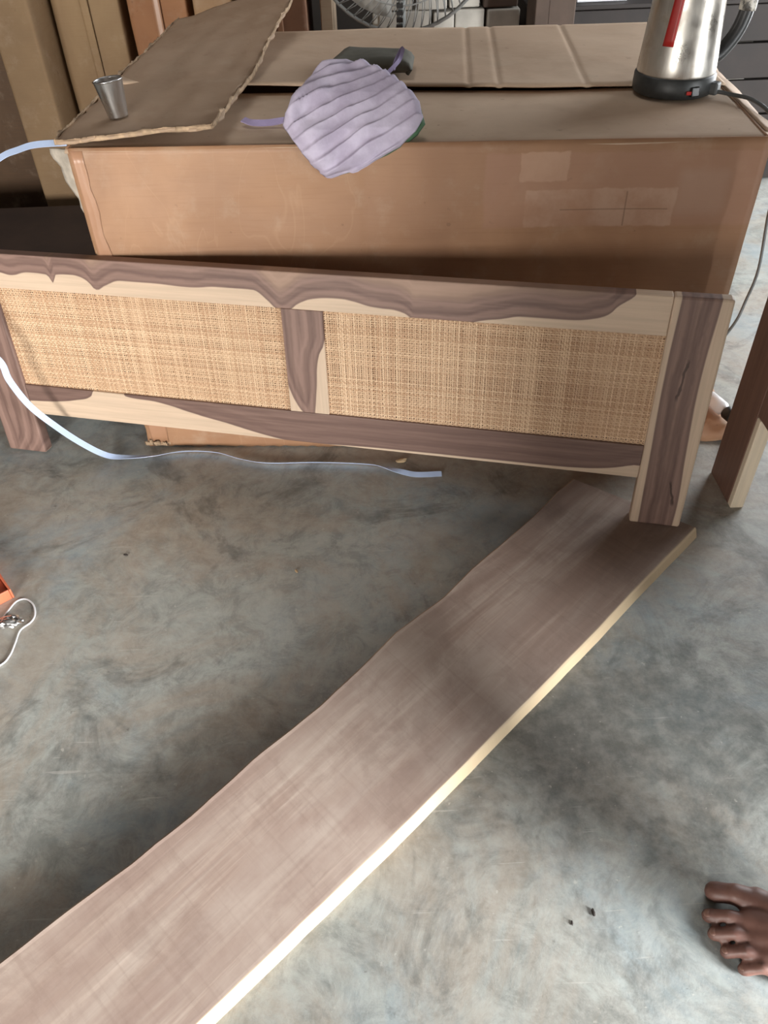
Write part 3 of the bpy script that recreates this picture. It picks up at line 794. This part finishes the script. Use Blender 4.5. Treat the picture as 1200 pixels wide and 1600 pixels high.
# ================================================================== pedestal fan
fan = empty('pedestal_fan', (.101, 2.43, 0))
tag(fan, 'grey pedestal fan with round wire guard standing behind the big carton', 'fan')
M['wire'] = mat_plain('grey_painted_wire', (150, 152, 150), .4, var=.1)
M['blade'] = mat_plain('dusty_blade', (168, 166, 160), .5, var=.12)
FZ, FR = .812, .232
def guard(name, ysign, y0, bulge):
    V, F = [], []
    def add(path, r, closed=False, sides=5):
        v, f = tube_data(path, r, sides, closed); b = len(V); V.extend(v); F.extend([tuple(b + k for k in q) for q in f])
    def pt(r, a): 
        q = r / FR; return Vector((r * math.cos(a), y0 + ysign * bulge * (1 - q ** 2.4), FZ + r * math.sin(a)))
    for k in range(64):
        a = 2 * math.pi * k / 64; add([pt(FR * (.25 + .75 * j / 7), a + .35 * (1 - j / 7)) for j in range(8)], .0013)
    for r in (FR, FR * .72, FR * .45, FR * .25):
        add([pt(r, 2 * math.pi * k / 48) for k in range(48)], .0042 if r == FR else .002, True, 6)
    return from_data(name, V, F, M['wire'], fan, True)
guard('front_guard', -1, -.075, .065); guard('rear_guard', 1, -.068, .065)
V, F = lathe_data([(.001, 0), (.05, 0), (.052, .004), (.045, .012), (.001, .014)], 32); o = from_data('badge', V, F, M['blade'], fan, True); o.location = (0, -.136, FZ); o.rotation_euler = (R(90), 0, 0)
for b in range(3):
    V, F = [], []
    for i in range(9):
        r = .04 + .165 * i / 8
        for k in range(7):
            a = (k / 6 - .5) * (1.35 - .2 * abs(i / 8 - .6)) + .25 * i / 8
            V.append((r * math.cos(a), .03 * math.sin(a * 1.1), r * math.sin(a)))
    for i in range(8):
        for k in range(6): F.append((i * 7 + k, i * 7 + k + 1, i * 7 + 8 + k, i * 7 + 7 + k))
    o = from_data('blade', V, F, M['blade'], fan, True); o.modifiers.new('thickness', 'SOLIDIFY').thickness = .003
    o.location = (0, -.075, FZ); o.rotation_euler = (0, 2 * math.pi * b / 3 + .5, 0)
V, F = lathe_data([(.001, -.02), (.03, -.02), (.04, 0), (.04, .025), (.001, .025)], 32); o = from_data('hub', V, F, M['blade'], fan, True); o.location = (0, -.075, FZ); o.rotation_euler = (R(90), 0, 0)
V, F = lathe_data([(.03, 0), (.062, .01), (.068, .05), (.055, .11), (.02, .125)], 32); o = from_data('motor_housing', V, F, M['kbase'], fan, True); o.location = (0, .0, FZ); o.rotation_euler = (R(-90), 0, 0)
V, F = lathe_data([(.017, .02), (.017, .5), (.012, .5), (.012, FZ - .05)], 20); o = from_data('pole', V, F, M['wire'], fan, True); o.location = (0, .05, 0)
V, F = lathe_data([(.15, 0), (.155, .012), (.13, .028), (.03, .042), (.018, .06)], 40); o = from_data('base', V, F, M['kbase'], fan, True); o.location = (0, .05, 0)
# dark moulded clip across the lower rim of the guard
V, F = [], []
for k in range(6):
    b = len(V); z = FZ - FR - .006 + k * .017
    for dx, dy, dz in [(-.008, -.1, 0), (.008, -.1, 0), (.008, -.1, .009), (-.008, -.1, .009), (-.008, -.085, 0), (.008, -.085, 0), (.008, -.085, .009), (-.008, -.085, .009)]:
        q = (FR - (FZ - z)) / FR
        V.append((dx - .01, dy - .055 * (1 - (1 - min(1, max(0, q))) ** 2.4) + .01, z + dz))
    F += [tuple(b + i for i in f) for f in [(0, 1, 2, 3), (5, 4, 7, 6), (4, 0, 3, 7), (1, 5, 6, 2), (3, 2, 6, 7), (4, 5, 1, 0)]]
from_data('guard_clip', V, F, M['black'], fan)

# ================================================================== clutter in the far background
M['pale'] = mat_plain('pale_grey_board', (190, 184, 174), .8, var=.12, scale=12)
M['brownbox'] = mat_plain('dull_brown_board', (92, 76, 66), .8, var=.15, scale=8)
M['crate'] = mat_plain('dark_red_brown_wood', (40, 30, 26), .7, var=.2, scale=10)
low = empty('low_carton', (.33, 2.80, 0)); tag(low, 'pale grey low carton under the stacked blocks behind the big carton', 'carton')
box('carton_body', (-.30, .155, 0, .42, 0, .470), M['pale'], low, .004); sheet('lid_flap', 6, 4, lambda u, v: (-.30 + u * .455, .005 + v * .2, .472 + .002 * v), .004, M['pale'], low, offset=1)
rnd = random.Random(5); xs = [(.045, .115), (.120, .205), (.212, .275), (.283, .372), (.378, .478)]
pos = ['under the fan rim, leftmost of the lower row', 'second from the left in the lower row', 'in the middle of the lower row', 'second from the right in the lower row', 'rightmost of the lower row']
pos2 = ['leftmost of the upper row', 'second from the left in the upper row', 'second from the right in the upper row', 'rightmost of the upper row']
for j, (a, b) in enumerate(xs):
    o = box('wooden_block', (-(b - a) / 2, (b - a) / 2, -.05, .05, 0, .062 + .006 * rnd.random()), M['pale'], None, .004)
    o.location = ((a + b) / 2, 2.86 + rnd.uniform(-.01, .01), .476); o.rotation_euler = (0, 0, rnd.uniform(-.05, .05))
    tag(o, 'pale grey wooden block behind the carton, ' + pos[j], 'block', 'pale blocks stacked behind the carton')
for j, (a, b) in enumerate([(.06, .15), (.165, .255), (.262, .355), (.365, .47)]):
    o = box('wooden_block', (-(b - a) / 2, (b - a) / 2, -.05, .05, 0, .07), M['pale'] if j != 3 else M['brownbox'], None, .004)
    o.location = ((a + b) / 2, 2.87 + rnd.uniform(-.01, .01), .545); o.rotation_euler = (0, 0, rnd.uniform(-.04, .04))
    tag(o, ('pale grey' if j != 3 else 'dull brown') + ' wooden block behind the carton, ' + pos2[j], 'block', 'pale blocks stacked behind the carton')
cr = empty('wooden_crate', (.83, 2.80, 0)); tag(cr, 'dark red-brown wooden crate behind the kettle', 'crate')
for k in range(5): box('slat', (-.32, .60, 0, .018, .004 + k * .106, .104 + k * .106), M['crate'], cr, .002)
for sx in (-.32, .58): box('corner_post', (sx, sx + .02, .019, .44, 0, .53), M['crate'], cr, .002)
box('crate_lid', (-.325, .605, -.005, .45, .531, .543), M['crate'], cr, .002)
pb = empty('small_white_box', (.735, 2.84, .5435)); tag(pb, 'small white box sitting on the dark crate left of the kettle', 'box')
box('box_body', (-.078, .078, 0, .12, 0, .07), M['white'], pb, .003); box('box_lid', (-.080, .080, -.002, .122, .0702, .085), M['white'], pb, .003)
bb = empty('brown_side_carton', (.55, 2.62, 0)); tag(bb, 'dull brown carton between the pale blocks and the dark crate', 'carton')
box('carton_body', (-.06, .055, 0, .14, 0, .62), M['brownbox'], bb, .003); box('tape', (-.02, .015, -.0012, -.0002, .01, .61), M['brownbox'], bb)

bs = empty('dark_filler_stack', (-1.02, 1.86, 0)); tag(bs, 'low dark brown stack added to darken the floor left of the big carton', 'dark stack')  # low dark pile, added so this stretch of floor reads dark
M['dark_filler'] = mat_plain('dark_brown_filler', (58, 42, 33), .8, var=.15, scale=10)
for k in range(4): box('board', (-.42 + .01 * k, .44 - .012 * k, .004 * k, .62, .002 + k * .031, .031 + k * .031), M['dark_filler'], bs, .002)

# ================================================================== small things on the floor
og = empty('orange_tray', (-.667, .962, 0)); og.rotation_euler = (0, 0, R(128.5)); tag(og, 'orange plastic tray corner poking in at the left edge of the floor', 'tray')
box('tray_floor', (.004, .16, .004, .12, 0, .004), M['orange'], og, .001)
for b in [(0, .164, 0, .0035, 0, .022), (0, .164, .1205, .124, 0, .022), (0, .0035, .004, .120, 0, .022), (.1605, .164, .004, .120, 0, .022)]: box('tray_rim', b, M['orange'], og, .001)
wp = spline([(-.76, .84, .002), (-.70, .875, .002), (-.675, .907, .002), (-.668, .928, .002), (-.66, .95, .002), (-.645, .955, .002), (-.627, .941, .002), (-.617, .918, .002), (-.619, .901, .002), (-.632, .883, .002), (-.632, .856, .002), (-.633, .829, .002), (-.643, .81, .002), (-.68, .79, .002)], 8)
V, F = tube_data(wp, .0016, 7); tag(from_data('white_string', V, F, M['white'], None, True), 'thin white string looped on the floor at the left edge', 'string')
bm = bmesh.new(); bmesh.ops.create_icosphere(bm, subdivisions=3, radius=1)
for v in bm.verts:
    q = v.co.copy(); k = 1 + .35 * nz(q.x, q.y, q.z, 2.5); v.co = Vector((q.x * .022 * k, q.y * .012 * k, (q.z * .008 * k)))
zmin = min(v.co.z for v in bm.verts)
for v in bm.verts: v.co.z -= zmin
fo = from_bm('foil_scrap', bm, M['steel']); fo.location = (-.652, .898, 0); tag(fo, 'crumpled shiny foil scrap inside the white string loop', 'foil')
bt = empty('small_bottle', (.748, 1.408, .012)); bt.rotation_euler = (R(90), 0, R(18)); tag(bt, 'small dark-capped white bottle lying beside the bed post', 'bottle')
V, F = lathe_data([(.010, .0), (.0155, .003), (.0155, .05), (.009, .058), (.009, .062)], 28); o = from_data('bottle_body', V, F, M['white'], bt, True); o.location = (0, .0155, -.05)
V, F = lathe_data([(.0135, .0), (.0145, .002), (.0145, .02), (.012, .023)], 28); o = from_data('cap', V, F, M['black'], bt, True); o.location = (0, .0155, .0125)
M['chip'] = mat_plain('wood_chip', (196, 168, 132), .8); M['grit'] = mat_plain('dark_grit', (52, 44, 40), .8)
for (x, y, s, dk, lb) in [(.041, 1.302, .013, 0, 'pale wood chip on the floor under the headboard'), (-.164, .997, .005, 0, 'tiny pale chip on open floor above the plank'), (.242, .387, .005, 1, 'tiny dark chip on the floor left of the bare foot'),
                          (-.488, 1.057, .005, 1, 'tiny dark chip on the floor below the left headboard post'), (.213, .376, .003, 1, 'smallest dark crumb on the floor right of the plank')]:
    bm = bmesh.new(); bmesh.ops.create_icosphere(bm, subdivisions=2, radius=1)
    for v in bm.verts:
        k = 1 + .4 * nz(v.co.x, v.co.y, x * 9 + v.co.z, 2); v.co = Vector((v.co.x * s * k, v.co.y * s * .45 * k, (v.co.z * k) * s * .35))
    zmin = min(v.co.z for v in bm.verts)
    for v in bm.verts: v.co.z -= zmin
    o = from_bm('wood_chip', bm, M['grit'] if dk else M['chip']); o.location = (x, y, 0); o.rotation_euler = (0, 0, x * 7)
    tag(o, lb, 'chip')

# ================================================================== person standing at the right
t = NT('brown_skin', .5); P = t.coord(); n1 = t.noise(P, 25, 4)
t.color(t.mix(t.smooth(n1, .3, .7), lin(98, 68, 60), lin(122, 88, 78))); t.bump(t.noise(P, 140, 3), .15, .001); M['skin'] = t.m
M['nail'] = mat_plain('toe_nail', (134, 100, 88), .35)
M['trouser'] = mat_plain('grey_cotton', (70, 70, 76), .9, var=.15, bump=.2)
M['shirt'] = mat_plain('faded_blue_shirt', (120, 128, 140), .9, var=.12, bump=.2)
M['hair'] = mat_plain('black_hair', (22, 20, 19), .6, bump=.3)
def capsule(bm, p0, p1, r0, r1, flat=None, seg=14):
    """tapered capsule; flat = (axis vector, factor) squashes the section along the axis"""
    p0, p1 = Vector(p0), Vector(p1); L = (p1 - p0).length
    q = (p1 - p0).to_track_quat('Z', 'Y') if L > 1e-6 else Matrix.Identity(3).to_quaternion()
    prof = [(r0 * math.cos(a), -r0 * math.sin(a)) for a in [math.pi / 2 * (1 - k / 5) for k in range(6)]] + [(r1 * math.cos(a), L + r1 * math.sin(a)) for a in [math.pi / 2 * k / 5 for k in range(6)]]
    rings = []
    for r, z in prof:
        r = max(r, 1e-4)
        rings.append([bm.verts.new(p0 + q @ Vector((r * math.cos(2 * math.pi * k / seg), r * math.sin(2 * math.pi * k / seg), z))) for k in range(seg)])
    for a, b in zip(rings, rings[1:]):
        for k in range(seg): bm.faces.new((a[k], a[(k + 1) % seg], b[(k + 1) % seg], b[k]))
    bm.faces.new(rings[0][::-1]); bm.faces.new(rings[-1])
    if flat:
        ax, fc = Vector(flat[0]).normalized(), flat[1]; c = (p0 + p1) / 2
        for ring in rings:
            for v in ring:
                dd = (v.co - c).dot(ax); v.co -= ax * dd * (1 - fc)
def blob(name, caps, vox, mat, parent, it=6):
    bm = bmesh.new()
    for cpl in caps: capsule(bm, *cpl)
    o = from_bm(name, bm, mat, parent, True)
    m = o.modifiers.new('one_surface', 'REMESH'); m.mode = 'VOXEL'; m.voxel_size = vox; m.use_smooth_shade = True
    s = o.modifiers.new('soften', 'SMOOTH'); s.factor = .5; s.iterations = it
    return o
person = empty('person', (.60, .33, 0)); po_ = -Vector(person.location)
tag(person, 'barefoot person at the lower right corner, only the left toes in view', 'person')
def G(*q): return Vector(q) + po_
caps = []
def foot(tips, balls, heel, ankle, zt=.012):
    rs = [(.0130, .0125), (.0088, .0074), (.0084, .0071), (.0080, .0068), (.0078, .0068)]
    for (tp, bl_, (r1, r0)) in zip(tips, balls, rs):
        tp, bl_ = Vector(tp), Vector(bl_)
        md = bl_.lerp(tp, .55) + Vector((0, 0, .007)); tpz = Vector((tp.x, tp.y, r1 * .9))
        caps.append((G(*bl_), G(*md), r0 * 1.25, r0 * 1.08)); caps.append((G(*md), G(*tpz), r0, r1 * .95)); caps.append((G(*tpz.lerp(md, .22)), G(*tpz), r1, r1))
    inst = Vector(heel).lerp((Vector(balls[0]) + Vector(balls[2])) / 2, .55) + Vector((0, 0, .028))
    for b in balls:
        b = Vector(b); caps.append((G(*b), G(*inst), .0155, .029))
    caps.append((G(*balls[4]), G(*heel), .016, .026)); caps.append((G(*balls[0]), G(*heel), .018, .027))
    caps.append((G(*inst), G(*heel), .030, .030)); caps.append((G(*inst), G(*ankle), .030, .036)); caps.append((G(*heel), G(*ankle), .029, .036))
hl = Vector((.610, .262, .028)); an = Vector((.585, .275, .085))
tipsL = [(.397, .402), (.381, .3755), (.381, .3545), (.389, .334), (.403, .3145)]
ballL = [(.441, .385, .019), (.425, .362, .018), (.426, .3435, .017), (.431, .325, .016), (.442, .3075, .015)]
foot([(a, b, .011) for a, b in tipsL], ballL, hl, an)
# right foot stepped back, out of frame
fd = Vector((-.88, .47, 0)).normalized(); lf = Vector((-fd.y, fd.x, 0))
sh = Vector((.48, .22, 0))
def mir(p):
    p = Vector(p); q = p - Vector((.50, .33, 0)); return Vector((.50, .33, p.z)) + sh + fd * q.dot(fd) - lf * q.dot(lf)
foot([mir((a, b, .011)) for a, b in tipsL], [mir(b) for b in ballL], mir(hl), mir(an))
anR = mir(an); anL = an
hipc = Vector((.80, .43, .86)); hipL = hipc + lf * .09; hipR = hipc - lf * .09
kL = anL.lerp(hipL, .50) + fd * .045; kR = anR.lerp(hipR, .50) + fd * .03
kL.z = kR.z = .47
for a_, k_, h_p in ((anL, kL, hipL), (anR, kR, hipR)):
    cal = a_.lerp(k_, .65) - fd * .012
    caps += [(G(*a_), G(*cal), .036, .054), (G(*cal), G(*k_), .054, .054), (G(*k_), G(*h_p), .056, .082)]
chest = Vector((.80, .43, 1.26)) + fd * .01; neck = Vector((.80, .43, 1.43)); head = Vector((.80, .43, 1.57)) + fd * .02
caps += [(G(*(hipc + lf * .06)), G(*(hipc - lf * .06)), .10, .10), (G(*hipc), G(*chest), .12, .13), (G(*(chest + lf * .13)), G(*(chest - lf * .13)), .07, .07), (G(*chest), G(*neck), .10, .05), (G(*neck), G(*head), .052, .06)]
caps += [(G(*(head - Vector((0, 0, .035)) + fd * .02)), G(*(head + Vector((0, 0, .04)) - fd * .005)), .062, .084), (G(*(head + fd * .075 - Vector((0, 0, .01)))), G(*(head + fd * .098 - Vector((0, 0, .035)))), .010, .014),
         (G(*(head + fd * .065 - Vector((0, 0, .085)))), G(*(head + fd * .07 - Vector((0, 0, .07)))), .022, .024)]
for s in (1, -1):
    caps.append((G(*(head + lf * s * .078 - fd * .005)), G(*(head + lf * s * .082 - fd * .01 - Vector((0, 0, .03)))), .014, .011))
    sh_ = chest + lf * s * .17 + Vector((0, 0, .05)); el = sh_ + lf * s * .05 - Vector((0, 0, .29)); wr = el + fd * .08 - Vector((0, 0, .25)); pm = wr + fd * .03 - Vector((0, 0, .075))
    caps += [(G(*sh_), G(*el), .052, .040), (G(*el), G(*wr), .040, .026), (G(*wr), G(*pm), .026, .034, (lf, .6))]
    for k, ln_ in enumerate((.075, .085, .08, .062)):
        b0 = pm + fd * (.026 - .0175 * k) - Vector((0, 0, .01)); b1 = b0 - Vector((0, 0, ln_ * .55)) + fd * .004; b2 = b1 - Vector((0, 0, ln_ * .45)) - fd * .012
        caps += [(G(*b0), G(*b1), .0092, .0085), (G(*b1), G(*b2), .0085, .0075)]
    t0 = wr + fd * .028 - Vector((0, 0, .03)); t1 = t0 + fd * .028 - Vector((0, 0, .035)) - lf * s * .01; t2 = t1 + fd * .006 - Vector((0, 0, .03))
    caps += [(G(*t0), G(*t1), .012, .010), (G(*t1), G(*t2), .010, .0085)]
body = blob('body', caps, .0029, M['skin'], person, 3)
tc = []
for a_, k_, h_p in ((anL, kL, hipL), (anR, kR, hipR)):
    lo_ = a_.lerp(k_, .20)
    tc += [(G(*lo_), G(*k_), .068, .076), (G(*k_), G(*h_p), .076, .10)]
tc += [(G(*(hipc + lf * .06)), G(*(hipc - lf * .06)), .122, .122), (G(*hipc), G(*(hipc + Vector((0, 0, .10)))), .135, .135)]
blob('trousers', tc, .012, M['trouser'], person, 3)
sc_ = [(G(*(hipc + Vector((0, 0, .03)))), G(*chest), .150, .155), (G(*(chest + lf * .14)), G(*(chest - lf * .14)), .09, .09), (G(*chest), G(*(neck - Vector((0, 0, .05)))), .12, .075)]
for s in (1, -1):
    sh_ = chest + lf * s * .17 + Vector((0, 0, .05)); el = sh_ + lf * s * .05 - Vector((0, 0, .29)); sc_.append((G(*sh_), G(*sh_.lerp(el, .75)), .070, .062))
blob('shirt', sc_, .012, M['shirt'], person, 3)
blob('hair', [(G(*(head + Vector((0, 0, .045)) - fd * .014)), G(*(head + Vector((0, 0, .02)) - fd * .035)), .088, .085)], .008, M['hair'], person, 2)
for s in (1, -1):
    bm = bmesh.new(); bmesh.ops.create_uvsphere(bm, u_segments=14, v_segments=8, radius=.012)
    e = from_bm('eye', bm, M['white'], person, True); e.location = G(*(head + fd * .078 + lf * s * .03 + Vector((0, 0, .012))))
bm = bmesh.new(); capsule(bm, Vector((-.02, 0, 0)), Vector((.02, 0, 0)), .006, .006); mo = from_bm('mouth', bm, M['red'], person, True)
mo.location = G(*(head + fd * .088 - Vector((0, 0, .062)))); mo.rotation_euler = (0, 0, math.atan2(lf.y, lf.x))
# toe nails of the left foot
for (tp, bl_, r1) in zip(tipsL, ballL, (.0125, .009, .0085, .008, .0075)):
    d3 = (Vector((tp[0], tp[1], 0)) - Vector((bl_[0], bl_[1], 0))).normalized()
    bm = bmesh.new(); bmesh.ops.create_uvsphere(bm, u_segments=12, v_segments=6, radius=1)
    for v in bm.verts: v.co = Vector((v.co.x * r1 * .62, v.co.y * r1 * .58, v.co.z * .0018))
    n_ = from_bm('toe_nail', bm, M['nail'], person, True); n_.location = G(tp[0] + d3.x * r1 * .25, tp[1] + d3.y * r1 * .25, r1 * 1.62)
    n_.rotation_euler = (0, R(25), math.atan2(d3.y, d3.x))
